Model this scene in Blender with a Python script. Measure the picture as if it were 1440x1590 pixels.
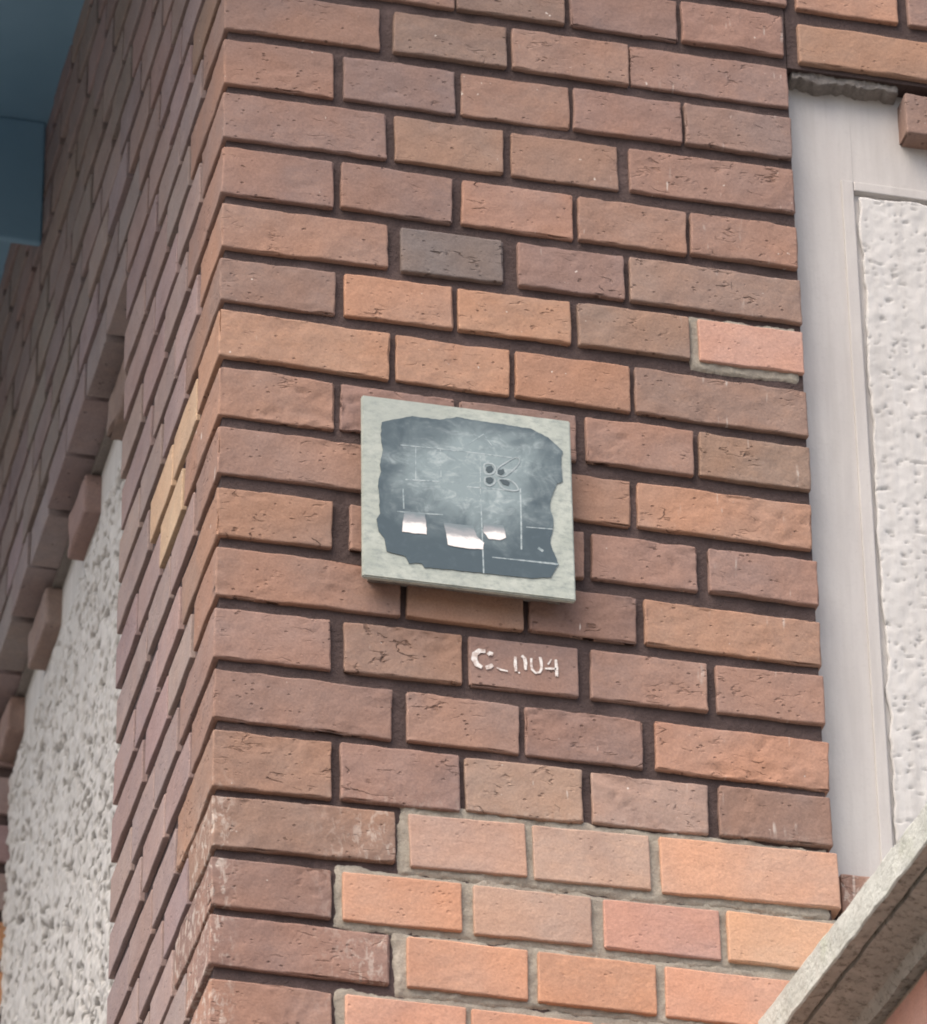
import bpy, bmesh, math, random
import numpy as np
from mathutils import Vector, Matrix, noise

for o in list(bpy.data.objects):
    bpy.data.objects.remove(o)
SC = bpy.context.scene
COL = SC.collection

# ---------------------------------------------------------------- camera
cam_d = bpy.data.cameras.new('camera')
cam = bpy.data.objects.new('camera', cam_d)
COL.objects.link(cam)
CP = Vector((-0.7984, -4.0777, -2.7803))
R = Vector((0.971487, -0.236855, -0.010577))
U = Vector((-0.120174, -0.530382, 0.839198))
F = Vector((0.204378, 0.813999, 0.543723))
cam.matrix_world = Matrix(((R.x, U.x, -F.x, CP.x), (R.y, U.y, -F.y, CP.y), (R.z, U.z, -F.z, CP.z), (0, 0, 0, 1)))
cam_d.sensor_fit = 'HORIZONTAL'
cam_d.sensor_width = 36
cam_d.lens = 216.8
cam_d.clip_start = 0.05
cam_d.clip_end = 400
cam_d.dof.use_dof = True
cam_d.dof.focus_distance = (Vector((0.3, 0, 0)) - CP).dot(F)
cam_d.dof.aperture_fstop = 18
SC.camera = cam

# ---------------------------------------------------------------- light
SUN_EL, SUN_AZ = math.radians(56), math.radians(233)     # direction the light comes from (x = sin, y = cos)
w = bpy.data.worlds.new('World')
SC.world = w
w.use_nodes = True
nt = w.node_tree
bg = nt.nodes['Background']
sky = nt.nodes.new('ShaderNodeTexSky')
sky.sky_type = 'NISHITA'
sky.sun_disc = False
sky.sun_elevation = SUN_EL
sky.sun_rotation = SUN_AZ
sky.air_density = 1.0
sky.dust_density = 6.0
sky.ozone_density = 0.6
nt.links.new(sky.outputs[0], bg.inputs[0])
bg.inputs[1].default_value = 0.15
sd = bpy.data.lights.new('sun', 'SUN')
sd.energy = 1.45
sd.angle = math.radians(60)
sd.color = (1.0, 0.955, 0.90)
sun = bpy.data.objects.new('sun', sd)
COL.objects.link(sun)
sdir = Vector((math.sin(SUN_AZ) * math.cos(SUN_EL), math.cos(SUN_AZ) * math.cos(SUN_EL), math.sin(SUN_EL)))
sun.rotation_euler = sdir.to_track_quat('Z', 'Y').to_euler()
SC.view_settings.view_transform = 'Standard'
SC.view_settings.look = 'None'
SC.view_settings.exposure = 0.84
SC.view_settings.gamma = 1
SC.view_settings.use_curve_mapping = False
SC.cycles.filter_width = 1.9
SC.cycles.max_bounces = 8
SC.cycles.diffuse_bounces = 5

# ---------------------------------------------------------------- node helper
class NT:
    def __init__(s, name):
        s.m = bpy.data.materials.new(name)
        s.m.use_nodes = True
        s.t = s.m.node_tree
        s.b = s.t.nodes['Principled BSDF']
        s.b.inputs['Specular IOR Level'].default_value = 0.25
    def n(s, typ, **kw):
        nd = s.t.nodes.new(typ)
        for k, v in kw.items():
            if k.startswith('i_'):
                key = k[2:]
                key = int(key) if key.isdigit() else key
                s.put(nd.inputs[key], v)
            else:
                setattr(nd, k, v)
        return nd
    def put(s, sock, v):
        if isinstance(v, bpy.types.NodeSocket):
            s.t.links.new(v, sock)
        else:
            sock.default_value = v
    def math(s, op, a, b=None, c=None, clamp=False):
        nd = s.n('ShaderNodeMath', operation=op, use_clamp=clamp)
        s.put(nd.inputs[0], a)
        if b is not None: s.put(nd.inputs[1], b)
        if c is not None: s.put(nd.inputs[2], c)
        return nd.outputs[0]
    def noise(s, vec, scale, detail=4, rough=0.55, dist=0.0):
        nd = s.n('ShaderNodeTexNoise')
        s.put(nd.inputs['Vector'], vec)
        nd.inputs['Scale'].default_value = scale
        nd.inputs['Detail'].default_value = detail
        nd.inputs['Roughness'].default_value = rough
        nd.inputs['Distortion'].default_value = dist
        return nd.outputs['Fac']
    def map(s, v, a, b, c=0.0, d=1.0, smooth=False):
        nd = s.n('ShaderNodeMapRange', interpolation_type='SMOOTHSTEP' if smooth else 'LINEAR')
        s.put(nd.inputs[0], v)
        for i, x in enumerate((a, b, c, d)): nd.inputs[i + 1].default_value = x
        return nd.outputs[0]
    def mix(s, fac, a, b, mode='MIX'):
        nd = s.n('ShaderNodeMix', data_type='RGBA', blend_type=mode)
        s.put(nd.inputs[0], fac)
        s.put(nd.inputs[6], a if isinstance(a, bpy.types.NodeSocket) else (*a, 1))
        s.put(nd.inputs[7], b if isinstance(b, bpy.types.NodeSocket) else (*b, 1))
        return nd.outputs[2]
    def scale(s, vec, sc, off=None):
        nd = s.n('ShaderNodeMapping')
        s.put(nd.inputs['Vector'], vec)
        nd.inputs['Scale'].default_value = sc
        if off is not None: s.put(nd.inputs['Location'], off)
        return nd.outputs[0]
    def obj(s):
        return s.n('ShaderNodeTexCoord').outputs['Object']
    def pos(s):
        return s.n('ShaderNodeNewGeometry').outputs['Position']
    def bump(s, h, strength, dist, prev=None):
        nd = s.n('ShaderNodeBump')
        s.put(nd.inputs['Height'], h)
        nd.inputs['Strength'].default_value = strength
        nd.inputs['Distance'].default_value = dist
        if prev is not None: s.put(nd.inputs['Normal'], prev)
        return nd.outputs[0]
    def out(s, col, rough=0.9, normal=None):
        s.put(s.b.inputs['Base Color'], col if isinstance(col, bpy.types.NodeSocket) else (*col, 1))
        s.put(s.b.inputs['Roughness'], rough)
        if normal is not None: s.put(s.b.inputs['Normal'], normal)
        return s.m

def brick_material(name, crease=1.0, pore=1.0, drips=1.0, hue=1.0, bloom=0.0):
    t = NT(name)
    oi = t.n('ShaderNodeObjectInfo')
    rnd = t.math('MULTIPLY', oi.outputs['Random'], 40.0)
    co = t.obj()
    off = t.n('ShaderNodeVectorMath', operation='ADD')
    t.put(off.inputs[0], co)
    cmb = t.n('ShaderNodeCombineXYZ')
    t.put(cmb.inputs[0], rnd); t.put(cmb.inputs[1], t.math('MULTIPLY', rnd, 0.37)); t.put(cmb.inputs[2], t.math('MULTIPLY', rnd, 0.71))
    t.put(off.inputs[1], cmb.outputs[0])
    v = off.outputs[0]
    wp = t.pos()
    base = oi.outputs['Color']
    # cloudy firing colour
    cl = t.noise(v, 16, 3, 0.6)
    c1 = t.mix(t.map(cl, 0.35, 0.7), base, t.mix(1.0, base, (0.78, 0.76, 0.78), 'MULTIPLY'))
    c1 = t.mix(t.map(t.noise(v, 8, 3, 0.6), 0.42, 0.66, 0, 0.85 * hue), c1, t.mix(1.0, base, (1.20, 1.04, 0.90), 'MULTIPLY'))
    cl2 = t.noise(t.scale(v, (1, 1, 1.6)), 45, 4, 0.7)
    c1 = t.mix(t.map(cl2, 0.45, 0.75, 0, 0.55), c1, t.mix(1.0, base, (1.22, 1.12, 1.02), 'MULTIPLY'))
    gr = t.noise(v, 420, 3, 0.7)
    c1 = t.mix(0.34, c1, t.mix(1.0, c1, t.mix(t.map(gr, 0.3, 0.7), (0.62, 0.6, 0.6), (1.3, 1.3, 1.28)), 'MULTIPLY'))
    # creases left by the clot of clay: winding lines along the length
    cv = t.scale(v, (1.0, 1.0, 2.6))
    ws = t.noise(cv, 34, 3, 0.6)
    wv = t.n('ShaderNodeVectorMath', operation='MULTIPLY_ADD')
    nz = t.n('ShaderNodeTexNoise'); t.put(nz.inputs['Vector'], cv); nz.inputs['Scale'].default_value = 22; nz.inputs['Detail'].default_value = 3
    t.put(wv.inputs[0], nz.outputs['Color']); wv.inputs[1].default_value = (0.05, 0.05, 0.05); t.put(wv.inputs[2], cv)
    ln = t.noise(wv.outputs[0], 15, 2, 0.5)
    ridge = t.math('ABSOLUTE', t.math('SUBTRACT', ln, 0.5))
    line = t.math('MULTIPLY', t.map(ridge, 0.0, 0.016, 1, 0, True), t.map(t.noise(v, 60, 2), 0.50, 0.64, 0, 1, True))
    ds = t.n('ShaderNodeVectorMath', operation='MULTIPLY_ADD')
    t.put(ds.inputs[0], nz.outputs['Color']); ds.inputs[1].default_value = (0.0, 0.0, 0.035); t.put(ds.inputs[2], t.scale(v, (0.30, 0.5, 1.0)))
    dash = t.map(t.noise(ds.outputs[0], 170, 2, 0.5), 0.63, 0.74, 0, 1, True)
    line = t.math('MAXIMUM', line, dash)
    patch = t.map(t.noise(v, 15, 2), 0.46, 0.62, 0, 1, True)
    who = t.map(t.math('FRACT', t.math('MULTIPLY', oi.outputs['Random'], 17.3)), 0.2, 0.7, 0.3, 1.0)
    line = t.math('MULTIPLY', t.math('MULTIPLY', line, patch), t.math('MULTIPLY', who, crease))
    c1 = t.mix(t.math('MULTIPLY', line, 0.7), c1, t.mix(1.0, c1, (0.42, 0.36, 0.34), 'MULTIPLY'))
    # pores and dark grit
    vo = t.n('ShaderNodeTexVoronoi'); t.put(vo.inputs['Vector'], t.scale(v, (1, 1, 1.5))); vo.inputs['Scale'].default_value = 120
    pr = t.map(vo.outputs['Distance'], 0.10, 0.26, 1, 0, True)
    pm = t.map(t.noise(v, 52, 3), 0.50, 0.64, 0, 1, True)
    pr = t.math('MULTIPLY', t.math('MULTIPLY', pr, pm), pore)
    c1 = t.mix(t.math('MULTIPLY', pr, 0.75), c1, t.mix(1.0, c1, (0.33, 0.29, 0.29), 'MULTIPLY'))
    # soot bloom over the wall
    st = t.noise(wp, 5, 4, 0.6)
    c1 = t.mix(t.map(st, 0.45, 0.75, 0, 0.32), c1, t.mix(1.0, c1, (0.74, 0.74, 0.76), 'MULTIPLY'))
    # fine paint splashes, drawn downwards
    dv = t.scale(wp, (1, 0.25, 0.2))
    dn = t.noise(dv, 170, 2, 0.5)
    dm = t.map(t.noise(wp, 11, 2), 0.52, 0.66, 0, 1, True)
    dr = t.math('MULTIPLY', t.map(dn, 0.70, 0.76, 0, 1, True), dm)
    sp = t.map(t.noise(wp, 150, 2), 0.735, 0.78, 0, 1, True)
    dr = t.math('MULTIPLY', t.math('MAXIMUM', dr, sp), drips)
    c1 = t.mix(t.math('MULTIPLY', dr, 0.8), c1, (0.70, 0.64, 0.58))
    if bloom:
        # lime bloom left on the lowest old bricks near the corner and along their mended ends
        sp_ = t.n('ShaderNodeSeparateXYZ'); t.put(sp_.inputs[0], wp)
        low = t.map(sp_.outputs[2], -0.34, -0.40, 0, 1, True)
        near = t.math('MAXIMUM', t.map(sp_.outputs[0], 0.006, 0.028, 1, 0, True), t.math('MULTIPLY', t.map(sp_.outputs[0], 0.07, 0.15, 0, 1, True), 0.75))
        bl = t.map(t.noise(t.scale(wp, (1.6, 1, 0.8)), 85, 4, 0.65, 0.8), 0.50, 0.62, 0, 1, True)
        bl = t.math('MULTIPLY', t.math('MULTIPLY', low, near), bl)
        c1 = t.mix(t.math('MULTIPLY', bl, 0.6 * bloom), c1, (0.56, 0.49, 0.43))
        far_ = t.math('MULTIPLY', t.map(sp_.outputs[0], 0.40, 0.46, 0, 1, True), t.map(sp_.outputs[0], 0.62, 0.56, 0, 1, True))
        st2 = t.math('MULTIPLY', t.map(t.noise(t.scale(wp, (1, 0.25, 0.12)), 150, 2, 0.5), 0.62, 0.72, 0, 1, True), t.map(t.noise(wp, 30, 3), 0.5, 0.62, 0, 1, True))
        c1 = t.mix(t.math('MULTIPLY', t.math('MULTIPLY', st2, far_), 0.55), c1, (0.60, 0.54, 0.49))
    h = t.math('ADD', t.math('MULTIPLY', line, -1.0), t.math('MULTIPLY', pr, -0.8))
    nb = t.bump(h, 0.9, 0.0022)
    nb = t.bump(t.noise(v, 95, 5, 0.7), 0.6, 0.0022, nb)
    nb = t.bump(gr, 0.2, 0.0005, nb)
    return t.out(c1, 0.92, nb)

def mortar_material(name, col, col2, bump=1.0):
    t = NT(name)
    p = t.pos()
    a = t.noise(p, 30, 5, 0.65)
    c = t.mix(t.map(a, 0.35, 0.68), col, col2)
    c = t.mix(t.map(t.noise(p, 14, 4, 0.6), 0.54, 0.70, 0, 0.55), c, tuple(x * 1.9 for x in col))
    g = t.noise(p, 500, 3, 0.7)
    c = t.mix(t.map(g, 0.3, 0.7, 0.5, 0.0), c, tuple(x * 0.55 for x in col))
    nb = t.bump(t.noise(p, 140, 5, 0.7), 0.8 * bump, 0.004)
    nb = t.bump(g, 0.5 * bump, 0.001, nb)
    return t.out(c, 0.95, nb)

def render_material(name, col, col2, dirt, streak=True, pits=0.0):
    t = NT(name)
    p = t.pos()
    a = t.noise(t.scale(p, (3, 3, 0.7)), 12, 5, 0.6)
    c = t.mix(t.map(a, 0.35, 0.7), col, col2)
    sk = t.noise(t.scale(p, (1, 1, 0.06)), 75, 4, 0.6)
    c = t.mix(t.map(sk, 0.45, 0.72, 0, 0.55), c, dirt)
    b = t.noise(p, 7, 4, 0.6)
    c = t.mix(t.map(b, 0.45, 0.75, 0, 0.35), c, dirt)
    g = t.noise(p, 260, 3, 0.7)
    c = t.mix(t.map(g, 0.55, 0.75, 0, 0.35), c, dirt)
    nb = t.bump(t.noise(t.scale(p, (1, 1, 0.4)), 60, 5, 0.6), 0.5, 0.002)
    nb = t.bump(g, 0.3, 0.0006, nb)
    if pits:
        at = t.n('ShaderNodeAttribute', attribute_name='pit').outputs['Fac']
        c = t.mix(t.math('MULTIPLY', at, pits), c, (0.10, 0.09, 0.085))
    return t.out(c, 0.9, nb)

M_old = brick_material('old_brick', pore=0.75, bloom=1.0)
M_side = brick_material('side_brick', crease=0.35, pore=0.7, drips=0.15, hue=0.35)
M_new = brick_material('new_brick', crease=0.06, pore=0.35, drips=0.15)
M_mort = mortar_material('dark_mortar', (0.102, 0.072, 0.067), (0.068, 0.048, 0.045))
M_fresh = mortar_material('grey_mortar', (0.33, 0.29, 0.24), (0.42, 0.38, 0.31), 0.7)
M_grit = mortar_material('rough_mortar', (0.25, 0.22, 0.20), (0.33, 0.30, 0.27), 1.4)
M_smooth = render_material('smooth_render', (0.495, 0.468, 0.450), (0.545, 0.52, 0.495), (0.415, 0.39, 0.37))
M_rough = render_material('roughcast', (0.535, 0.52, 0.50), (0.585, 0.57, 0.55), (0.42, 0.40, 0.38), pits=0.35)
M_lrough = render_material('roughcast_pale', (0.56, 0.54, 0.505), (0.62, 0.595, 0.56), (0.42, 0.395, 0.365), pits=0.95)

# ---------------------------------------------------------------- object helpers
def link(o, parent=None):
    COL.objects.link(o)
    if parent: o.parent = parent
    return o
def mesh_obj(name, verts, faces, mat, parent=None, smooth=False):
    me = bpy.data.meshes.new(name)
    me.from_pydata([tuple(v) for v in verts], [], faces)
    me.update()
    if mat: me.materials.append(mat)
    if smooth:
        me.polygons.foreach_set('use_smooth', [True] * len(me.polygons))
    return link(bpy.data.objects.new(name, me), parent)
def thing(name, label, cat, loc=(0, 0, 0), group=None):
    o = bpy.data.objects.new(name, None)
    o.empty_display_size = 0.1
    o.location = loc
    o['label'] = label; o['category'] = cat
    if group: o['group'] = group
    return link(o)
def box_data(x0, x1, y0, y1, z0, z1):
    v = [(x, y, z) for x in (x0, x1) for y in (y0, y1) for z in (z0, z1)]
    f = [(0, 1, 3, 2), (4, 6, 7, 5), (0, 4, 5, 1), (2, 3, 7, 6), (0, 2, 6, 4), (1, 5, 7, 3)]
    return v, f
def multi_box(name, boxes, mat, parent=None, bevel=0.0):
    V, Fc = [], []
    for b in boxes:
        v, f = box_data(*b)
        k = len(V); V += v; Fc += [tuple(i + k for i in q) for q in f]
    if bevel:
        bm = bmesh.new()
        vs = [bm.verts.new(v) for v in V]
        for q in Fc: bm.faces.new([vs[i] for i in q])
        bmesh.ops.bevel(bm, geom=bm.edges[:], offset=bevel, segments=2, affect='EDGES', profile=0.5)
        me = bpy.data.meshes.new(name); bm.to_mesh(me); bm.free()
        me.materials.append(mat)
        return link(bpy.data.objects.new(name, me), parent)
    return mesh_obj(name, V, Fc, mat, parent)

def axis(h, r, step):
    """grid stops from -h to h with loops near the rounded edges"""
    n = max(1, round((2 * h - 2 * r) / step))
    inner = list(np.linspace(-h + r, h - r, n + 1))
    hold = [-h + r + 0.0007], [h - r - 0.0007]
    return [-h, -h + r * 0.4, inner[0]] + hold[0] + inner[1:-1] + hold[1] + [inner[-1], h - r * 0.4, h]
def brick_mesh(name, sx, sy, sz, seed, mat, step=0.008, r=0.0028, amp=1.0, chips=1.0, fold=0.0):
    hx, hy, hz = sx / 2, sy / 2, sz / 2
    ax, ay, az = axis(hx, r, step), axis(hy, r, max(0.016, step * 2.4)), axis(hz, r, step)
    idx, V, Fc = {}, [], []
    def vid(i, j, k):
        key = (i, j, k)
        if key not in idx:
            idx[key] = len(V); V.append((ax[i], ay[j], az[k]))
        return idx[key]
    nx, ny, nz = len(ax), len(ay), len(az)
    for i in range(nx - 1):
        for k in range(nz - 1):
            Fc.append((vid(i, 0, k), vid(i + 1, 0, k), vid(i + 1, 0, k + 1), vid(i, 0, k + 1)))
            Fc.append((vid(i, ny - 1, k), vid(i, ny - 1, k + 1), vid(i + 1, ny - 1, k + 1), vid(i + 1, ny - 1, k)))
        for j in range(ny - 1):
            Fc.append((vid(i, j, 0), vid(i, j + 1, 0), vid(i + 1, j + 1, 0), vid(i + 1, j, 0)))
            Fc.append((vid(i, j, nz - 1), vid(i + 1, j, nz - 1), vid(i + 1, j + 1, nz - 1), vid(i, j + 1, nz - 1)))
    for j in range(ny - 1):
        for k in range(nz - 1):
            Fc.append((vid(0, j, k), vid(0, j, k + 1), vid(0, j + 1, k + 1), vid(0, j + 1, k)))
            Fc.append((vid(nx - 1, j, k), vid(nx - 1, j + 1, k), vid(nx - 1, j + 1, k + 1), vid(nx - 1, j, k + 1)))
    out = []
    so = Vector((seed * 7.13, seed * 3.7, seed * 1.9))
    for v in V:
        c = Vector((max(-hx + r, min(hx - r, v[0])), max(-hy + r, min(hy - r, v[1])), max(-hz + r, min(hz - r, v[2]))))
        d = Vector(v) - c
        edge = sum(1 for q in d if abs(q) > 1e-6)
        p = c + (d.normalized() * r if edge else d)
        n1 = noise.noise_vector(p * 14 + so)
        n2 = noise.noise_vector(p * 48 + so * 1.7)
        n3 = noise.noise_vector(p * 130 + so * 2.3)
        p = p + (n1 * 0.0022 + n2 * 0.0016 + n3 * 0.0007) * amp
        if fold and v[1] < -hy + r + 1e-5:
            q = Vector((v[0] * 20, seed * 1.3, v[2] * 58)) + noise.noise_vector(Vector((v[0] * 42, seed * 2.1, v[2] * 42))) * 0.75
            a_ = noise.noise(q)
            m_ = max(0.0, min(1.0, (noise.noise(Vector((v[0] * 17, seed * 4.7, v[2] * 17))) + 0.12) * 4))
            f_ = max(0.0, min(1.0, (a_ - 0.10) / 0.10)); f_ = f_ * f_ * (3 - 2 * f_)
            g_ = max(0.0, 1 - abs(a_ + 0.22) / 0.05)
            p.y += fold * m_ * (0.0008 * f_ + 0.0019 * g_)
        if edge >= 2:
            ch = noise.noise(p * 38 + so * 3.1)
            if ch > 0.22:
                p -= d.normalized() * (ch - 0.22) * 0.0075 * chips
        out.append(p)
    me = bpy.data.meshes.new(name)
    me.from_pydata(out, [], Fc); me.update()
    me.materials.append(mat)
    me.polygons.foreach_set('use_smooth', [True] * len(me.polygons))
    return me
def put_brick(me, c, col, parent, rot=0.0, tilt=0.0):
    o = bpy.data.objects.new('brick', me)
    o.location = c
    o.rotation_euler = (0, tilt, rot)
    o.color = (*col, 1)
    return link(o, parent)

rng = random.Random(11)
MEAN = (0.292, 0.186, 0.152)
def vary(c, a=0.07):
    k = 1 + rng.uniform(-a, a)
    return tuple(max(0.01, x * k * (1 + rng.uniform(-a, a) * 0.35)) for x in c)
PAL = {'b': (0.268, 0.190, 0.165), 't': (0.315, 0.212, 0.165), 'T': (0.385, 0.242, 0.170), 'o': (0.44, 0.272, 0.176), 'g': (0.180, 0.155, 0.147),
       'v': (0.235, 0.178, 0.166), 'n': (0.265, 0.198, 0.158), 'd': (0.225, 0.160, 0.138), 'p': (0.47, 0.295, 0.245),
       'm': (0.44, 0.315, 0.255), 'r': (0.53, 0.295, 0.205), 'R': (0.54, 0.270, 0.165), 'l': (0.52, 0.335, 0.230), 'L': (0.375, 0.265, 0.215)}

for k_ in 'btTonvd':
    PAL[k_] = tuple(1.0 * (0.66 * a + 0.34 * b) for a, b in zip(PAL[k_], MEAN))
for k_ in 'rRl':
    PAL[k_] = tuple(0.5 * a + 0.5 * b for a, b in zip(PAL[k_], (0.51, 0.325, 0.240)))

# ================================================================ ground
tg = NT('paving')
pp = tg.pos()
gcol = tg.mix(tg.map(tg.noise(pp, 3, 5), 0.3, 0.7), (0.13, 0.12, 0.11), (0.19, 0.18, 0.17))
gm = tg.out(gcol, 0.9, tg.bump(tg.noise(pp, 60, 4), 0.4, 0.01))
g = mesh_obj('ground', [(-60, -60, -4.45), (60, -60, -4.45), (60, 60, -4.45), (-60, 60, -4.45)], [(0, 1, 2, 3)], gm)
g['kind'] = 'structure'

# ================================================================ corner pier
PITCH = 0.0625
JD = 0.0048                      # depth of the raked joint
ROWS = {1: ([0.5, 0.4539], [0.5, 0.4536], [(-0.001, 0.15), (0.164, 0.273), (0.28, 0.393), (0.396, 0.552)], 'bntb'), 2: ([0.4398, 0.3891], [0.4386, 0.393], [(0.0, 0.105), (0.116, 0.222), (0.229, 0.333), (0.339, 0.444), (0.448, 0.552)], 'bvtbv'), 3: ([0.377, 0.3262], [0.3774, 0.3294], [(0.0, 0.156), (0.165, 0.268), (0.277, 0.379), (0.392, 0.552)], 'bnbb'), 4: ([0.3151, 0.262], [0.3095, 0.2644], [(0.001, 0.106), (0.113, 0.218), (0.229, 0.334), (0.341, 0.444), (0.45, 0.552)], 'bbttt'), 5: ([0.2488, 0.2016], [0.2493, 0.2014], [(0.001, 0.157), (0.17, 0.265), (0.281, 0.381), (0.389, 0.553)], 'tgvn'), 6: ([0.1878, 0.1426], [0.1897, 0.1445], [(0.001, 0.108), (0.117, 0.217), (0.223, 0.329), (0.337, 0.443), (0.453, 0.553)], 'bTonp'), 7: ([0.1301, 0.0801], [0.123, 0.075], [(0.002, 0.158), (0.165, 0.27), (0.277, 0.384), (0.391, 0.554)], 'ooTn'), 8: ([0.0678, 0.0168], [0.061, 0.015], [(0.002, 0.107), (0.113, 0.217), (0.225, 0.331), (0.342, 0.442), (0.45, 0.554)], 'tbbtn'), 9: ([0.0039, -0.045], [-0.0031, -0.0492], [(0.002, 0.159), (0.167, 0.271), (0.278, 0.381), (0.389, 0.552)], 'bttT'), 10: ([-0.0629, -0.1111], [-0.0635, -0.1087], [(0.002, 0.105), (0.122, 0.226), (0.233, 0.336), (0.345, 0.442), (0.454, 0.555)], 'tbbbb'), 11: ([-0.1253, -0.1742], [-0.1275, -0.1721], [(0.003, 0.167), (0.174, 0.278), (0.285, 0.383), (0.392, 0.555)], 'ttdT'), 12: ([-0.1882, -0.2378], [-0.1856, -0.2339], [(0.002, 0.104), (0.117, 0.222), (0.23, 0.328), (0.341, 0.446), (0.457, 0.556)], 'btbtb'), 13: ([-0.2509, -0.2998], [-0.2535, -0.3014], [(0.003, 0.159), (0.173, 0.273), (0.281, 0.385), (0.398, 0.557)], 'bbbT'), 14: ([-0.3125, -0.3690], [-0.311, -0.3587], [(0.003, 0.105), (0.114, 0.218), (0.225, 0.329), (0.339, 0.443), (0.455, 0.556)], 'tbLLd'), 15: ([-0.3783, -0.4264], [-0.3675, -0.422], [(0.003, 0.161), (0.175, 0.277), (0.285, 0.388), (0.399, 0.56)], 'nmml'), 16: ([-0.4396, -0.4846], [-0.4375, -0.4845], [(0.003, 0.105), (0.116, 0.219), (0.231, 0.334), (0.347, 0.449), (0.458, 0.561)], 'drmpl'), 17: ([-0.4943, -0.5412], [-0.5, -0.547], [(0.003, 0.156), (0.172, 0.276), (0.287, 0.39), (0.4, 0.56)], 'brRr'), 18: ([-0.5561, -0.6070], [-0.5625, -0.6095], [(0.002, 0.106), (0.118, 0.221), (0.228, 0.333), (0.342, 0.446), (0.456, 0.56)], 'trRrR')}
NEW_FROM = 15                   # repaired courses at the foot
pier = thing('brick_pier', 'brown brick corner pier with a blank square plaque and stencilled code', 'wall', (0, 0, -0.6))
bx0, by0 = 0.0, 0.0
PZ = -0.6
def P(x, y, z): return (x, y, z - PZ)
FIRST, LAST = -9, 22
for n in range(FIRST, LAST + 1):
    if n not in ROWS:
        zt = -(n - 9) * PITCH
        zz = [zt, zt - 0.047]
        if n % 2:
            xs = [(0.002, 0.158), (0.169, 0.273), (0.283, 0.386), (0.397, 0.555)]
        else:
            xs = [(0.002, 0.106), (0.116, 0.220), (0.229, 0.333), (0.342, 0.446), (0.455, 0.555)]
        if n == 0: xs[1:] = [(0.118, 0.222), (0.226, 0.331), (0.338, 0.443), (0.449, 0.549)]
        cols = ''.join(rng.choice('bbtnvb') for _ in xs) if n < 15 else 'b' + 'rRrr'[:len(xs) - 1]
        ROWS[n] = (zz, list(zz), xs, cols)
stencil_brick = None
for n in range(FIRST, LAST + 1):
    zl, zr, xs, cols = ROWS[n]
    for i, (x0, x1) in enumerate(xs):
        if i == 0: x0 = 0.0
        t = ((x0 + x1) / 2) / 0.553
        top = zl[0] * (1 - t) + zr[0] * t
        bot = zl[1] * (1 - t) + zr[1] * t
        corner = i == 0
        new = (n >= NEW_FROM and i > 0) or (n == 6 and i == 4)
        dep = 0.100
        if corner and n % 2 == 0: dep = 0.158
        sx, sz = x1 - x0 + (0.0 if corner else 0.0018), top - bot + 0.0016
        stn = (n == 12 and i == 2)
        me = brick_mesh('brick', sx, dep, sz, n * 9 + i + 31, M_new if new else M_old, step=0.0065 if (new or n < -1) else 0.0036,
                        fold=0.0 if (new or stn) else rng.choice((0.25, 0.5, 0.8, 1.1, 1.3)) * (1.0 if n > 7 else 0.6),
                        r=0.0013 if new else 0.0016, amp=0.25 if stn else (0.25 if new else 0.5), chips=0.3 if new else 0.8)
        jut = rng.uniform(-0.0015, 0.001) if not (new or corner) else rng.uniform(-0.001, 0.0005)
        if stn: jut = 0.0
        slope = -(zr[0] - zl[0]) / 0.553
        o = put_brick(me, P((x0 + x1) / 2, jut + dep / 2, (top + bot) / 2), vary(PAL[cols[i]], 0.05), pier,
                      rot=rng.uniform(-0.006, 0.006) if not (stn or corner) else 0, tilt=slope + rng.uniform(-0.006, 0.006))
        if stn: stencil_brick = o; stencil_c = ((x0 + x1) / 2, (top + bot) / 2)
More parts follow.
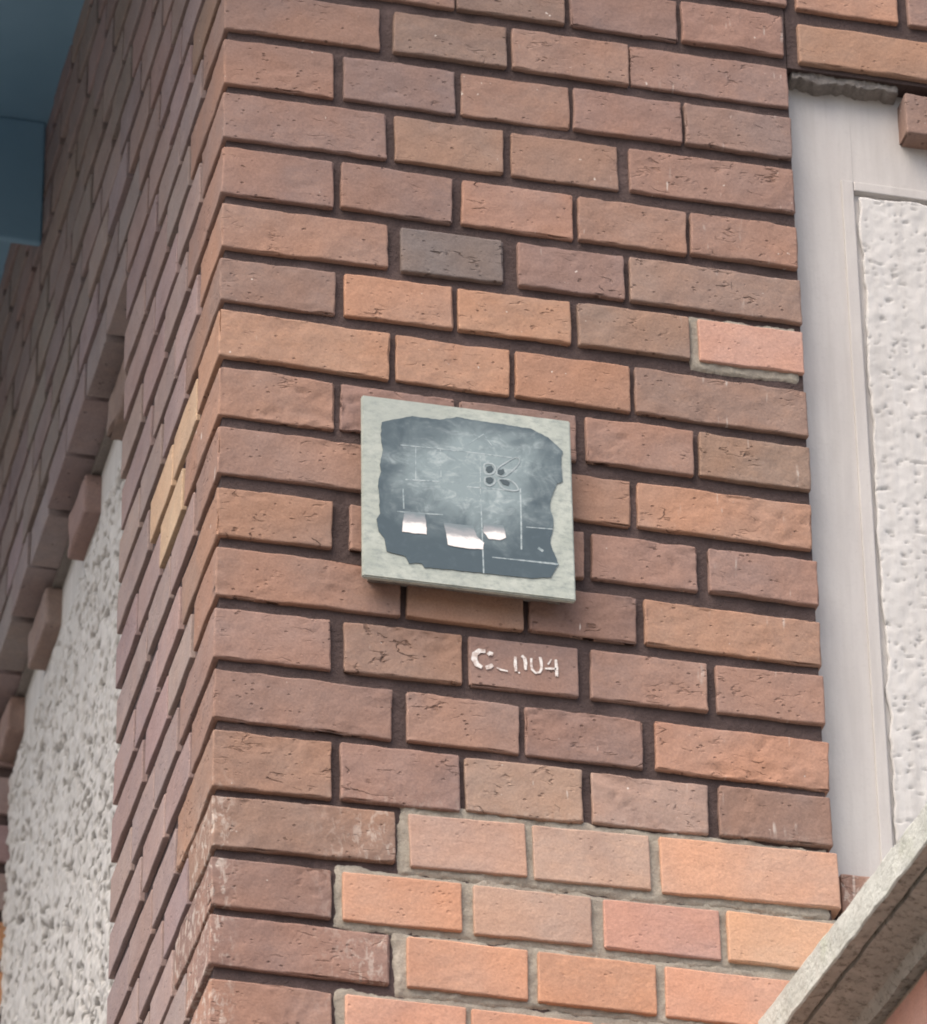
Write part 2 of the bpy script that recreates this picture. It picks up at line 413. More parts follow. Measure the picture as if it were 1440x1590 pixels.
# left return of the pier and the wall it runs into above the panel
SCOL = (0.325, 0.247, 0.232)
YEL = (0.53, 0.385, 0.265)
pool_h = [brick_mesh('brick', 0.100, 0.104, 0.0468, 500 + k, M_side, step=0.010, r=0.0012, amp=0.3, chips=0.5) for k in range(7)]
pool_q = [brick_mesh('brick', 0.100, 0.155, 0.0468, 520 + k, M_side, step=0.010, r=0.0012, amp=0.3, chips=0.5) for k in range(5)]
def side_color(y, z):
    if 0.09 < y < 0.25 and 0.02 < z < 0.12: return None
    return vary(SCOL, 0.09)
YELLOWS = {(7, 0), (8, 0), (7, 1)}
side = thing('brick_wall', 'shaded brown brick side wall above the pale panel, set flush with the pier', 'wall', (0, 0.5, 0.5))
def S(x, y, z): return (x, y - 0.5, z - 0.5)
D_END = 0.497
for n in range(FIRST, LAST + 1):
    zl = ROWS[n][0]
    zc = (zl[0] + zl[1]) / 2
    if n < 1: zc = -(n - 9) * PITCH - 0.0245
    if n % 2:                   # corner shows its 100 mm end, then headers, three-quarter at the end
        spans = [(0.111, 0.104), (0.222, 0.104)] + ([(0.335, 0.160)] if n >= 1 else [(0.333, 0.104)])
    else:
        spans = [(0.169, 0.104), (0.281, 0.104), (0.392, 0.104)]
    for k, (y, L) in enumerate(spans):
        me = rng.choice(pool_q if L > 0.12 else pool_h)
        c = YEL if (n, k) in YELLOWS else vary(SCOL, 0.08)
        put_brick(me, P(0.05 + rng.uniform(-0.0006, 0.0006), y + L / 2 + rng.uniform(-.002, .002), zc + rng.uniform(-.0015, .0015)), vary(c, .03), pier,
                  rot=rng.uniform(-0.004, 0.004))
    if n < 1:
        y = spans[-1][0] + spans[-1][1] + 0.0095
        while y < 2.25:
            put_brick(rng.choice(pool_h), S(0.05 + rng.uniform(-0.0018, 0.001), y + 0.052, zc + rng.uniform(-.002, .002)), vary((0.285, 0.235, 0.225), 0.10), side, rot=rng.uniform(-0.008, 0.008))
            y += 0.1135
# far jamb of the panel
FARY = 1.395
for n in range(1, 19):
    zc = -(n - 9) * PITCH - 0.0245
    y = FARY
    k = 0
    while y < 1.9:
        L = 0.155 if (k == 0 and n % 2) else 0.104
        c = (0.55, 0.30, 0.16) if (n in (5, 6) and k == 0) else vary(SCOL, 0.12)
        put_brick(rng.choice(pool_q if L > .12 else pool_h), S(0.05, y + L / 2, zc), c, side)
        y += L + 0.0095; k += 1
# dentil headers under the lintel course
for k in range(4):
    y0 = 0.62 + 0.236 * k
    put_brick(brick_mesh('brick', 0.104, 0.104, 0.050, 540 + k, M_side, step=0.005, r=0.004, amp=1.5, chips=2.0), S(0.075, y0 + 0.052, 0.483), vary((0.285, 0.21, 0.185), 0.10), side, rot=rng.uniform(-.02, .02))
multi_box('mortar', [(0.0065, 0.30, 0.497 - 0.5 + 0.001, 1.78, 0.524 - 0.5, 0.62),
                     (0.006, 0.30, FARY - 0.5 + 0.006, 1.40, -1.6, 0.0235)], M_mort, side)
multi_box('mortar_bed', [(0.032, 0.060, -0.003, 0.892, 0.5085 - 0.5, 0.5245 - 0.5)], M_grit, side)

# mortar body of the pier
multi_box('mortar', [P(0, 0, 0)[:0] or (JD, 0.5535, JD, 0.485, -4.45 - PZ, 1.12 - PZ)], M_mort, pier)
# lower shaft to the ground, plain brickwork out of the picture
def mortar_patch(x0, x1, z0, z1, seed, y0=0.0045):
    nx, nz = max(3, int((x1 - x0) / 0.003)), max(3, int((z1 - z0) / 0.003))
    V, Fc = [], []
    for i in range(nx + 1):
        for j in range(nz + 1):
            x, z = x0 + (x1 - x0) * i / nx, z0 + (z1 - z0) * j / nz
            d = noise.noise_vector(Vector((x * 45, seed, z * 45))) * 0.0035 + noise.noise_vector(Vector((x * 150, seed, z * 150))) * 0.002
            y = y0 + 0.0016 * noise.noise(Vector((x * 70, seed + 5, z * 70))) + 0.0012 * noise.noise(Vector((x * 260, seed + 5, z * 260)))
            if i in (0, nx) or j in (0, nz): y = 0.0055
            V.append(P(x + d.x, y, z + d.z))
    for i in range(nx):
        for j in range(nz):
            a = i * (nz + 1) + j
            Fc.append((a, a + nz + 1, a + nz + 2, a + 1))
    mesh_obj('repointed_mortar', V, Fc, M_fresh, pier, True)
for k, q in enumerate([(0.1635, 0.5535, -0.4345, -0.3615), (0.108, 0.5565, -0.4935, -0.4305), (0.159, 0.5565, -0.5535, -0.490), (0.1085, 0.5565, -0.622, -0.550), (0.4435, 0.5505, 0.1335, 0.1955)]):
    mortar_patch(*q, seed=k * 3.1, y0=0.0030 + 0.0005 * (k % 2))

# stencilled code on one brick
paint = NT('white_paint')
pw = paint.pos()
pc = paint.mix(paint.map(paint.noise(pw, 230, 4, 0.75), 0.44, 0.60, 0, 0.85), (0.78, 0.74, 0.70), (0.40, 0.29, 0.245))
M_paint = paint.out(pc, 0.7)
def strip(pts, wd):
    """flat ribbon along a polyline in the x-z plane, wd wide (mm)"""
    V, Fc = [], []
    n = len(pts)
    ws = wd if isinstance(wd, (list, tuple)) else [wd] * n
    for i, (x, z) in enumerate(pts):
        a = pts[max(0, i - 1)]; b = pts[min(n - 1, i + 1)]
        dx, dz = b[0] - a[0], b[1] - a[1]
        l = math.hypot(dx, dz) or 1
        nx, nz = -dz / l * ws[i] / 2, dx / l * ws[i] / 2
        V += [(x + nx, z + nz), (x - nx, z - nz)]
    for i in range(n - 1): Fc.append((2 * i, 2 * i + 1, 2 * i + 3, 2 * i + 2))
    return V, Fc
def ribbons(name, lst, y, mat, parent, origin, thick=0.0004):
    V, Fc = [], []
    for pts, wd in lst:
        v, f = strip(pts, wd)
        k = len(V); m = len(v)
        V += [(a / 1000 - origin[0], y - thick, b / 1000 - origin[2]) for a, b in v]
        V += [(a / 1000 - origin[0], y, b / 1000 - origin[2]) for a, b in v]
        Fc += [tuple(i + k for i in q) for q in f]
        # side skirts
        for q in f:
            for a, b in ((q[0], q[1]), (q[1], q[2]), (q[2], q[3]), (q[3], q[0])):
                Fc.append((a + k, a + k + m, b + k + m, b + k))
    return mesh_obj(name, V, Fc, mat, parent)
STEN = [
    ([(243.6, -200.9), (238.2, -201.0), (234.0, -205.0), (233.2, -210.5), (235.5, -215.5), (240.2, -217.9)], [3.4, 4.6, 5.4, 5.6, 5.0, 3.4]),
    ([(245.6, -204.2), (247.8, -202.4), (250.4, -203.0)], [3.0, 4.2, 3.4]),
    ([(243.6, -217.9), (247.0, -216.8), (250.0, -214.0)], [3.6, 4.4, 3.2]),
    ([(253.5, -216.6), (257.5, -218.3), (263.6, -219.0)], [1.2, 1.8, 1.2]),
    ([(271.0, -203.0), (270.6, -211.0), (271.2, -218.2)], [2.4, 3.0, 2.4]),
    ([(273.2, -219.6), (274.6, -219.0)], [1.6, 1.6]),
    ([(276.8, -201.2), (279.2, -203.5), (280.0, -208.0), (279.8, -215.5)], [2.6, 3.4, 3.4, 2.2]),
    ([(285.4, -202.8), (285.2, -210.0), (286.0, -214.5), (289.0, -217.5), (292.8, -216.4), (294.6, -212.5), (294.4, -206.0), (293.6, -200.5)], [2.0, 2.4, 2.4, 2.4, 2.2, 2.4, 2.8, 2.4]),
    ([(303.8, -201.4), (300.6, -207.4)], [1.2, 1.6]),
    ([(297.6, -211.9), (303.0, -211.4), (308.0, -210.8)], [1.6, 2.2, 1.8]),
    ([(307.8, -201.4), (308.4, -210.0), (308.2, -218.8)], [2.2, 3.2, 2.6]),
]
ribbons('stencilled_code', STEN, -0.0009, M_paint, stencil_brick, (stencil_c[0], 0.05 + 0.0, stencil_c[1]), 0.00012).location = (0, -0.05, 0)

# ================================================================ wall with panel to the right
front = thing('brick_wall', 'brown brick wall over the pale panel to the right of the pier', 'wall', (0.56, 0, 0.5))
def W(x, y, z): return (x - 0.56, y, z - 0.5)
pool_s = [brick_mesh('brick', 0.212, 0.1, 0.047, 560 + k, M_old, step=0.008, r=0.0018, amp=0.5) for k in range(3)]
pool_f = [brick_mesh('brick', 0.104, 0.1, 0.048, 570 + k, M_old, step=0.008, r=0.0018, amp=0.5) for k in range(4)]
for n in range(0, 6):
    zc = 0.533 + n * PITCH + (0.003 if n else 0)
    x = 0.5655 if n % 2 == 0 else 0.5655
    k = 0
    while x < 1.7:
        L = 0.212 if (n % 2 == 0) else 0.104
        put_brick(pool_s[k % 3] if L > .2 else pool_f[k % 4], W(x + L / 2, 0.05 + rng.uniform(-.002, .001), zc), vary(PAL['T' if n < 2 and k < 1 else rng.choice('tbnT')], .05), front, rot=rng.uniform(-.004, .004))
        x += L + 0.011; k += 1
for k in range(5):
    x0 = 0.672 + 0.223 * k
    put_brick(pool_f[(k + 1) % 4], W(x0 + 0.052, 0.052, 0.468), vary(PAL['v'], .05), front, tilt=rng.uniform(-.01, .01))
multi_box('mortar', [(-0.0055, 1.2, JD + .0003, 0.30, 0.0045, 0.375)], M_mort, front)
# ragged bedding mortar hanging under the first brick
V, Fc = [], []
nx_, nz_ = 46, 10
for i in range(nx_ + 1):
    for j in range(nz_ + 1):
        x = 0.5575 + 0.112 * i / nx_
        zlow = 0.4935 + 0.004 * noise.noise(Vector((x * 60, 0.3, 1.7))) + 0.0035 * noise.noise(Vector((x * 210, 0.3, 4.7)))
        ztop = 0.512
        z = zlow + (ztop - zlow) * j / nz_
        y = 0.0090 + 0.0018 * noise.noise(Vector((x * 60, 2.1, z * 90))) + 0.0022 * noise.noise(Vector((x * 260, 7.1, z * 260)))
        if i in (0, nx_) or j == 0: y = 0.040
        V.append(W(x, y, z))
for i in range(nx_):
    for j in range(nz_):
        a = i * (nz_ + 1) + j
        Fc.append((a, a + nz_ + 1, a + nz_ + 2, a + 1))
mesh_obj('bedding_mortar', V, Fc, M_grit, front, True)
multi_box('mortar_bed', [(0.1135, 1.2, 0.030, 0.10, -0.012, 0.0042)], M_mort, front)
# sill course below the panel
for k in range(4):
    put_brick(pool_s[k % 3], W(0.5665 + 0.106 + 0.223 * k, 0.062, -0.402), vary(PAL['d'], .05), front)
    put_brick(pool_s[(k + 1) % 3], W(0.5665 + 0.106 + 0.223 * k, 0.062, -0.4645), vary(PAL['b'], .05), front)
multi_box('mortar', [(0.0035, 1.2, 0.026, 0.30, -4.95, -0.8785)], M_mort, front)

# ---------------------------------------------------------------- rough plaster grids
def grid_noise(nx, ny, sx, sy, seed, octs):
    """tileless value noise by bilinear-smoothed random lattices, values about 0..1"""
    r = np.random.default_rng(seed)
    out = np.zeros((nx, ny)); tot = 0
    for cx, cy, a in octs:
        gx, gy = max(2, int(sx / cx) + 2), max(2, int(sy / cy) + 2)
        lat = r.random((gx + 2, gy + 2))
        u = np.linspace(0, sx / cx, nx); v = np.linspace(0, sy / cy, ny)
        i0 = u.astype(int); j0 = v.astype(int)
        fu = u - i0; fv = v - j0
        fu = fu * fu * (3 - 2 * fu); fv = fv * fv * (3 - 2 * fv)
        A = lat[np.ix_(i0, j0)]; B = lat[np.ix_(i0 + 1, j0)]; C_ = lat[np.ix_(i0, j0 + 1)]; D = lat[np.ix_(i0 + 1, j0 + 1)]
        fu = fu[:, None]; fv = fv[None, :]
        out += a * ((A * (1 - fu) + B * fu) * (1 - fv) + (C_ * (1 - fu) + D * fu) * fv); tot += a
    return out / tot
def rough_plate(name, o, eu, ev, en, su, sv, step, seed, mat, parent, depth, pit_lo, pit_hi, aniso, thick, pit_depth):
    """raised slab of harled plaster: relief along en (outwards), skirt back to the wall"""
    nu, nv = int(su / step), int(sv / step)
    h = grid_noise(nu, nv, su, sv, seed, [(0.030, 0.030, .5), (0.012, 0.012, .8), (0.0060, 0.0060, .9)])
    q = grid_noise(nu, nv, su, sv, seed + 5, [(0.020 * aniso[0], 0.020 * aniso[1], .6), (0.0095 * aniso[0], 0.0095 * aniso[1], 1.0), (0.006, 0.006, .4)])
    pit = np.clip((q - pit_lo) / (pit_hi - pit_lo), 0, 1)
    z = thick + depth * (h - 0.5) - pit_depth * pit
    z[0, :] = 0; z[-1, :] = 0; z[:, 0] = 0; z[:, -1] = 0
    e = grid_noise(nu, nv, su, sv, seed + 9, [(0.03, 0.03, 1), (0.01, 0.01, .6)]) - 0.5
    u = np.linspace(0, su, nu)[:, None] + np.zeros((nu, nv)); v = np.linspace(0, sv, nv)[None, :] + np.zeros((nu, nv))
    for s_, e_ in ((0, 1), (-1, -2)):
        u[s_, :] = u[e_, :]; v[:, s_] = v[:, e_]
    rim = 1.0
    u = u + e * 0.006; v = v + e[::-1, ::-1] * 0.006
    o, eu, ev, en = (np.array(k, float) for k in (o, eu, ev, en))
    P3 = o + u[..., None] * eu + v[..., None] * ev + z[..., None] * en
    I = np.arange(nu * nv).reshape(nu, nv)
    Q = np.stack([I[:-1, :-1], I[1:, :-1], I[1:, 1:], I[:-1, 1:]], -1).reshape(-1, 4)
    me = bpy.data.meshes.new(name)
    me.vertices.add(nu * nv); me.vertices.foreach_set('co', P3.reshape(-1))
    me.loops.add(Q.size); me.loops.foreach_set('vertex_index', Q.reshape(-1))
    me.polygons.add(len(Q)); me.polygons.foreach_set('loop_start', np.arange(0, Q.size, 4))
    me.update(calc_edges=True)
    me.polygons.foreach_set('use_smooth', np.ones(len(Q), bool))
    at = me.attributes.new('pit', 'FLOAT', 'POINT')
    at.data.foreach_set('value', (pit ** 1.3).reshape(-1).astype(np.float32))
    me.materials.append(mat)
    return link(bpy.data.objects.new(name, me), parent)

rp = thing('render_panel', 'pale panel with wide smooth border right of the pier, partly behind the stone coping', 'wall panel', (0.56, 0.026, 0))
def RPt(x, y, z): return (x - 0.56, y - 0.026, z)
# smooth border: one slab with a frame round the sunk bed of the rough field
FX0, FZ1, FZ0 = 0.6215, 0.382, -0.382
bm_boxes = [(0.5545 - .56, FX0 - .56, 0.0, 0.06, FZ0, 0.5075), (FX0 - .56 + .0002, 1.14, 0.0003, 0.06, FZ1, 0.5076), (FX0 - .56 + .0002, 0.5145, 0.004, 0.06, FZ0, FZ1 - .0002), (0.515, 1.14, 0.0004, 0.06, FZ0, FZ1 - .0002)]
multi_box('smooth_border', bm_boxes, M_smooth, rp)
multi_box('border_step', [(FX0 - .0125 - .56, FX0 - .56 - .0004, -0.0022, 0.004, FZ0 + .0002, FZ1 + .0115), (FX0 - .56 - .0002, 1.13, -0.0021, 0.004, FZ1 + .0004, FZ1 + .0114)], M_smooth, rp, 0.0012)
rough_plate('roughcast', RPt(FX0 + 0.0025, 0.030, FZ0), (1, 0, 0), (0, 0, 1), (0, -1, 0), 0.44, FZ1 - 0.003 - FZ0, 0.0021, 3, M_rough, rp, 0.0021, 0.69, 0.75, (0.42, 0.13), 0.0050, 0.0014)

lp = thing('render_panel', 'white roughcast panel left of the pier under the toothed brick lintel', 'wall panel', (0.045, 0.5, 0))
PX = 0.042
multi_box('smooth_border', [(PX - .045, 0.06, -0.014, 0.9065, 0.435, 0.5078), (PX + .006 - .045, 0.06, -0.014, 0.9065, -1.5, 0.4348)], M_lrough, lp)
rough_plate('roughcast', (PX + .006 - .045, 0.902, -1.1), (0, -1, 0), (0, 0, 1), (-1, 0, 0), 0.914, 1.535, 0.0025, 21, M_lrough, lp, 0.008, 0.585, 0.65, (0.85, 0.6), 0.011, 0.011)

# ================================================================ plaque
PLY = -0.022
plq = thing('wall_plaque', 'square pale stone plaque with a dark, pale-clouded centre fixed to the brick pier', 'plaque', (0.2245, PLY, -0.0545))
def Q(a, b): return (a / 1000 - 0.2245, b / 1000 + 0.0545)
ts = NT('plaque_stone')
p = ts.pos()
c = ts.mix(ts.map(ts.noise(p, 28, 5, 0.65), 0.35, 0.68), (0.37, 0.405, 0.36), (0.49, 0.52, 0.465))
c = ts.mix(ts.map(ts.noise(ts.scale(p, (1, 1, 2)), 95, 5, 0.75), 0.46, 0.68, 0, 0.8), c, (0.25, 0.285, 0.27))
c = ts.mix(ts.map(ts.noise(p, 9, 3), 0.5, 0.7, 0, 0.5), c, (0.36, 0.39, 0.36))
M_stone = ts.out(c, 0.75, ts.bump(ts.noise(p, 160, 5, 0.7), 0.35, 0.0015))
corners = [Q(127.1, 41.5), Q(320.7, 41.8), Q(322.0, -150.7), Q(127.8, -151.0)]
bm = bmesh.new()
fr = [bm.verts.new((x, 0, z)) for x, z in corners]
bk = [bm.verts.new((x, 0.0062, z)) for x, z in corners]
bm.faces.new(fr[::-1]); bm.faces.new(bk)
for i in range(4): bm.faces.new((fr[i], fr[(i + 1) % 4], bk[(i + 1) % 4], bk[i]))
bmesh.ops.recalc_face_normals(bm, faces=bm.faces[:])
bmesh.ops.bevel(bm, geom=bm.edges[:], offset=0.0012, segments=2, affect='EDGES')
me = bpy.data.meshes.new('stone_slab'); bm.to_mesh(me); bm.free(); me.materials.append(M_stone)
link(bpy.data.objects.new('stone_slab', me), plq)
multi_box('backing_board', [(-0.088, 0.088, 0.0064, 0.0235, -0.088, 0.088)], M_grit, plq)
PATCH = [(145.1, 13.8), (156.1, 18.2), (173.4, 24.5), (198.5, 24.5), (214.3, 29.7), (233.3, 28.8), (255.4, 28.4), (283.9, 27.1), (299.6, 20.1), (312.9, 7.3), (311.0, -4.0), (312.2, -25.8), (306.6, -29.4), (300.7, -45.7), (299.7, -56.8), (301.9, -63.7), (302.5, -74.5), (299.0, -93.0), (306.4, -113.6), (305.6, -116.4), (299.1, -129.8), (282.6, -133.0), (237.5, -133.9), (209.6, -134.3), (183.3, -135.3), (181.0, -131.2), (169.4, -132.8), (166.3, -126.1), (149.4, -123.1), (147.1, -109.2), (141.7, -102.8), (140.2, -90.4), (143.3, -84.6), (141.8, -50.5), (144.2, -39.3), (143.4, -32.1), (145.8, -17.2), (144.3, -1.0)]
def polygon_plate(name, pts, y, thick, mat, parent, jag=0.0, bevel=0.0):
    if jag:
        out = []
        for i, a in enumerate(pts):
            b = pts[(i + 1) % len(pts)]
            l = math.dist(a, b); m = max(1, int(l / 1.8))
            for k in range(m):
                t = k / m
                x, z = a[0] + (b[0] - a[0]) * t, a[1] + (b[1] - a[1]) * t
                d = noise.noise_vector(Vector((x * .25, z * .25, 3.3)))
                out.append((x + d.x * jag, z + d.y * jag))
        pts = out
    bm = bmesh.new()
    f = [bm.verts.new((Q(a, b)[0], y - thick, Q(a, b)[1])) for a, b in pts]
    g_ = [bm.verts.new((Q(a, b)[0], y, Q(a, b)[1])) for a, b in pts]
    bm.faces.new(f)
    for i in range(len(f)):
        j = (i + 1) % len(f)
        bm.faces.new((f[i], g_[i], g_[j], f[j]))
    bmesh.ops.recalc_face_normals(bm, faces=bm.faces[:])
    if bevel:
        bmesh.ops.bevel(bm, geom=[e for e in bm.edges if all(abs(v.co.y - (y - thick)) < 1e-6 for v in e.verts)], offset=bevel, segments=2, affect='EDGES')
    bmesh.ops.triangulate(bm, faces=[q for q in bm.faces if len(q.verts) > 4])
    me = bpy.data.meshes.new(name); bm.to_mesh(me); bm.free(); me.materials.append(mat)
    return link(bpy.data.objects.new(name, me), parent)
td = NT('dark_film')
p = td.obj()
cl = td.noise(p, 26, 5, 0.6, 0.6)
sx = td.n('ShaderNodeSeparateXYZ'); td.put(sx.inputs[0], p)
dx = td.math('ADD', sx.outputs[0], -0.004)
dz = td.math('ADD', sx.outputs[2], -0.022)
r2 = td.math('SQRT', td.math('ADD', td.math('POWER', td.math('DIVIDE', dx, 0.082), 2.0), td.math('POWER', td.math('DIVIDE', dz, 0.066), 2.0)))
hz = td.map(td.math('ADD', r2, td.math('MULTIPLY', td.math('SUBTRACT', cl, 0.5), 1.5)), 0.40, 1.22, 1, 0, True)  # pale cloud over the upper middle, darker towards the rim
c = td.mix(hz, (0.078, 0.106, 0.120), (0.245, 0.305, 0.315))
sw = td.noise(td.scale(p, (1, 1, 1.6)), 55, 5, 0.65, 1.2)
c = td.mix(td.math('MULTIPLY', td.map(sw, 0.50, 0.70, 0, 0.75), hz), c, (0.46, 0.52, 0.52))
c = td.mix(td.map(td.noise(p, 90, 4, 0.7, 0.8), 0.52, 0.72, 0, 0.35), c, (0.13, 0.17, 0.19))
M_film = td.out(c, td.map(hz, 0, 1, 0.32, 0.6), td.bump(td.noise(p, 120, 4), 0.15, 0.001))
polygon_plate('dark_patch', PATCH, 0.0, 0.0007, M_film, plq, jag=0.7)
tc = NT('white_fade')
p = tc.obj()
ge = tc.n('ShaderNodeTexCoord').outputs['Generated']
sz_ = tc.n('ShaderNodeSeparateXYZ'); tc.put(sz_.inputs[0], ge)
fade_up = tc.math('ADD', sz_.outputs[2], tc.math('MULTIPLY', tc.math('SUBTRACT', tc.noise(tc.scale(p, (1, 1, 3)), 90, 4, .7), 0.5), 0.55))
c = tc.mix(tc.map(fade_up, 0.36, 0.60, 0, 1, True), (0.86, 0.82, 0.79), (0.36, 0.36, 0.37))  # white low down, fading upwards to the dark patch's colour
c = tc.mix(tc.map(fade_up, 0.55, 1.0, 0, 1, True), c, (0.19, 0.235, 0.25))
M_fade = tc.out(c, 0.45)
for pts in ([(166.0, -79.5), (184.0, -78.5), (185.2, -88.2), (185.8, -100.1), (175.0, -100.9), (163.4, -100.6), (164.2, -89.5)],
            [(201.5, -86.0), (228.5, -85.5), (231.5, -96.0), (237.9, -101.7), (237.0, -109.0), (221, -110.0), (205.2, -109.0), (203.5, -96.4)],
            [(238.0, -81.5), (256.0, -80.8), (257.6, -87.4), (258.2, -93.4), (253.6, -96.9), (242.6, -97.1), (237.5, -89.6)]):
    polygon_plate('white_patch', pts, -0.0007, 0.0005, M_fade, plq, jag=0.5)
tl = NT('chalk_line')
c = tl.mix(tl.map(tl.noise(tl.obj(), 160, 3, .7), 0.42, 0.62), (0.42, 0.48, 0.49), (0.22, 0.275, 0.29))
M_line = tl.out(c, 0.8)
LN = [([(162.2, -8.4), (190, -7.4), (223.4, -6.7), (272.2, -6.9)], 1.0), ([(236.0, -9.5), (235.5, -42.4), (236.6, -90), (237.5, -133.9)], [.7, .8, 1.1, 1.3]), ([(272.5, -38.8), (272.8, -70), (272.5, -104.0)], 1.4),
      ([(166.7, -44.7), (198.0, -42.4)], 1.3), ([(223.0, -44.2), (270.1, -41.9)], 1.3), ([(164.4, -54.5), (165.0, -76.1)], 1.2), ([(277.3, -79.5), (301.6, -78.2)], 1.0), ([(245.5, -115.9), (275.1, -115.3), (306.4, -114.8)], [.9, 1.4, 2.0]),
      ([(176.3, -8.1), (176.1, -43.7)], .7), ([(199.0, -7.5), (199.5, -42.1)], .8), ([(158.8, -79.7), (180, -78.8), (200.8, -77.3)], 1.1), ([(225, 2), (239.4, 14.9), (243.5, 8), (247.1, 3.2)], .8),
      ([(287.9, -100.0), (292.5, -103.0)], 2.6)]
ribbons('chalk_lines', LN, 0.0, M_line, plq, (0.2245, 0, -0.0545), 0.0006).location = (0, -0.0002, 0)
M_ink = NT('ink').out((0.075, 0.10, 0.11), 0.5)
te = NT('emblem_line'); M_em = te.out(te.mix(te.map(te.noise(te.obj(), 120, 4, .7), 0.4, 0.65), (0.42, 0.48, 0.49), (0.28, 0.33, 0.34)), 0.7)
PET = [[(239.0, -17.6), (243.5, -15.6), (248.0, -16.4), (250.4, -20.2), (249.0, -25.6), (245, -28.6), (240.4, -28.4), (238.6, -23.5)], [(239.4, -32.2), (244.0, -29.6), (248.4, -30.6), (250.0, -34.6), (247.6, -39.2), (243.2, -41.0), (239.2, -38.6)],
       [(251.0, -28.0), (250.4, -22.6), (255.0, -16.4), (262, -10.5), (270.0, -5.4), (273.0, -8.6), (270.6, -15.0), (264.5, -23.0), (257.6, -28.8)], [(251.6, -32.6), (258, -30.4), (264.4, -31.4), (269.4, -36.0), (271.0, -41.6), (263, -43.4), (255.1, -41.2)]]
for q in PET:
    cx, cz = sum(a for a, b in q) / len(q), sum(b for a, b in q) / len(q)
    n_ = 28
    L_ = []
    for i in range(n_):                                  # rounded closed loop through the lobe's corners
        t = i / n_ * len(q); k = int(t); f = t - k
        p0, p1, p2, p3 = (q[(k + d) % len(q)] for d in (-1, 0, 1, 2))
        cr = lambda a, b, c, d: 0.5 * (2 * b + (c - a) * f + (2 * a - 5 * b + 4 * c - d) * f * f + (3 * b - a - 3 * c + d) * f ** 3)
        L_.append((cr(p0[0], p1[0], p2[0], p3[0]), cr(p0[1], p1[1], p2[1], p3[1])))
    V, Fc = [], []
    for a, b in L_:
        d = math.hypot(a - cx, b - cz); k = max(0.1, (d - 1.5) / d)
        for kk in (1.0, k):
            x, z = Q(cx + (a - cx) * kk, cz + (b - cz) * kk)
            V.append((x, -0.00105, z))
    for i in range(n_):
        j = (i + 1) % n_
        Fc.append((2 * i, 2 * i + 1, 2 * j + 1, 2 * j))
    mesh_obj('emblem_outline', V, Fc, M_em, plq)
for blob in ([(241.5, -20.5), (246, -18.4), (248.0, -21.6), (246.6, -25.0), (243, -26.3), (241, -24)], [(241.2, -32.6), (245, -30.6), (247.6, -33), (247, -36.2), (243.8, -37.8), (241.2, -36.4)],
             [(251.5, -26.6), (252.5, -22.0), (257.5, -20.6), (258.2, -24.0), (254.8, -27.6)], [(253.2, -32.4), (259, -31.6), (262.8, -33.8), (262.0, -37.6), (256.5, -37.2)]):
    polygon_plate('emblem_spot', blob, -0.0007, 0.0004, M_ink, plq, jag=0.6)

# ================================================================ coping wall bottom right
cw = thing('garden_wall', 'pinkish brick wall under a weathered concrete coping, coming out beside the pier foot', 'wall', (0.60, 0, -0.6))
cw.rotation_euler = (0, 0, math.atan2(0.0274, 0.390))
A0 = (0.4811, -0.539)
tcp = NT('weathered_concrete')
p = tcp.pos()
c = tcp.mix(tcp.map(tcp.noise(tcp.scale(p, (1, .5, 1)), 35, 5, .65), 0.35, 0.7), (0.43, 0.445, 0.41), (0.56, 0.575, 0.535))
c = tcp.mix(tcp.map(tcp.noise(p, 120, 5, .75), 0.55, 0.70, 0, 0.7), c, (0.19, 0.195, 0.17))
c = tcp.mix(tcp.map(tcp.noise(p, 22, 4, .6), 0.55, 0.72, 0, 0.45), c, (0.33, 0.36, 0.26))
M_cop = tcp.out(c, 0.95, tcp.bump(tcp.noise(p, 150, 5, .7), 0.9, 0.003))
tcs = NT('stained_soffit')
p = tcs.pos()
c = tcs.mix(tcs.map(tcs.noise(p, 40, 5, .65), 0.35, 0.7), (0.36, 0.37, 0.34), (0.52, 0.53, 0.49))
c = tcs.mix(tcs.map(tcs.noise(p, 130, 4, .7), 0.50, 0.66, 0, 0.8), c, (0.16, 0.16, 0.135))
M_sof = tcs.out(c, 0.95, tcs.bump(tcs.noise(p, 150, 5, .7), 1.0, 0.003))
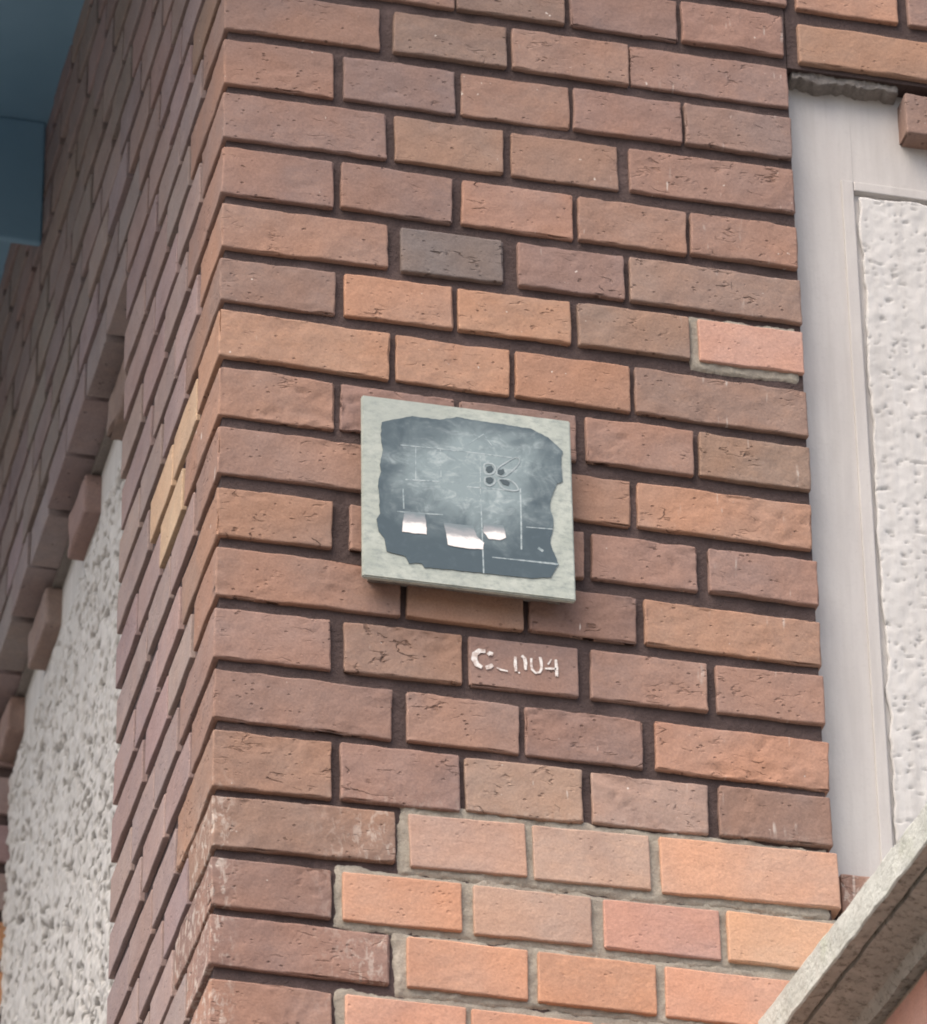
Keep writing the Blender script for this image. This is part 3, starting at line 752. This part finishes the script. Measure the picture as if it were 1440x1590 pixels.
# profile of the coping (x from its outer edge, z from its top), run along -y, with a drip groove
prof = [(0.002, 0.0), (0.0, -0.003), (0.0, -0.0345), (0.0015, -0.036), (0.0135, -0.0365), (0.0140, -0.0315), (0.0178, -0.0315), (0.0183, -0.0365), (0.050, -0.042), (0.056, -0.052), (0.20, -0.052), (0.20, 0.004)]
V, Fc, mi = [], [], []
ys = list(np.arange(0.012, -1.40, -0.012))
for y in ys:
    for k, (a, b) in enumerate(prof):
        d = noise.noise_vector(Vector((a * 40, y * 40, b * 40))) * 0.0012 + noise.noise_vector(Vector((a * 160, y * 160, b * 160))) * 0.0007
        V.append((A0[0] - 0.60 + a + d.x, y, A0[1] + 0.6 + b + d.z))
m = len(prof)
for i in range(len(ys) - 1):
    for k in range(m):
        k2 = (k + 1) % m
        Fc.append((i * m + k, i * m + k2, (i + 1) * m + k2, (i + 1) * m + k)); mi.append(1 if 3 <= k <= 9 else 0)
Fc.append(tuple(range(m))[::-1]); mi.append(0); Fc.append(tuple((len(ys) - 1) * m + k for k in range(m))); mi.append(0)
cop = mesh_obj('coping_slab', V, Fc, M_cop, cw)
cop.data.materials.append(M_sof)
cop.data.polygons.foreach_set('material_index', mi)
cop.data.update()
pool_g = [brick_mesh('brick', 0.1, 0.212, 0.05, 600 + k, M_new, step=0.012, amp=0.6) for k in range(3)]
for r_ in range(12):
    y = -0.01 - (0.111 if r_ % 2 else 0)
    k = 0
    while y > -1.13:
        put_brick(pool_g[k % 3], (A0[0] - 0.6 + 0.060 + 0.05, y - 0.106, A0[1] + 0.6 - 0.052 - 0.010 - 0.025 - r_ * 0.0625), vary((0.43, 0.27, 0.215), .08), cw)
        y -= 0.2225; k += 1
multi_box('mortar', [(A0[0] - .6 + .066, A0[0] - .6 + .19, -1.215, 0.0, -3.85, A0[1] + .6 - .0525)], M_fresh, cw)

# ================================================================ dark blue boxed eaves
tb = NT('blue_paint')
p = tb.pos()
c = tb.mix(tb.map(tb.noise(p, 6, 4), 0.3, 0.7), (0.17, 0.31, 0.42), (0.21, 0.36, 0.48))
M_blue = tb.out(c, 0.6, tb.bump(tb.noise(p, 80, 4), 0.1, 0.001))
ev = thing('boxed_eaves', 'dark blue boxed eaves above the left side wall', 'eaves', (0, 0.9, 1.1))
multi_box('soffit_board', [(-0.75, 0.02, -1.1, 1.4, 0.012, 0.034)], M_blue, ev, 0.002)
multi_box('end_board', [(-0.75, -0.002, 0.150, 0.160, -0.160, 0.0115)], M_blue, ev, 0.003)
multi_box('sky_blocker_board', [(-0.75, -0.002, -1.1, -1.076, -0.20, 0.0115)], M_blue, ev, 0.003)  # unseen board, added to keep sky light off the end board
multi_box('fascia_board', [(-0.775, -0.752, -1.1, 1.4, -0.06, 0.22)], M_blue, ev, 0.002)
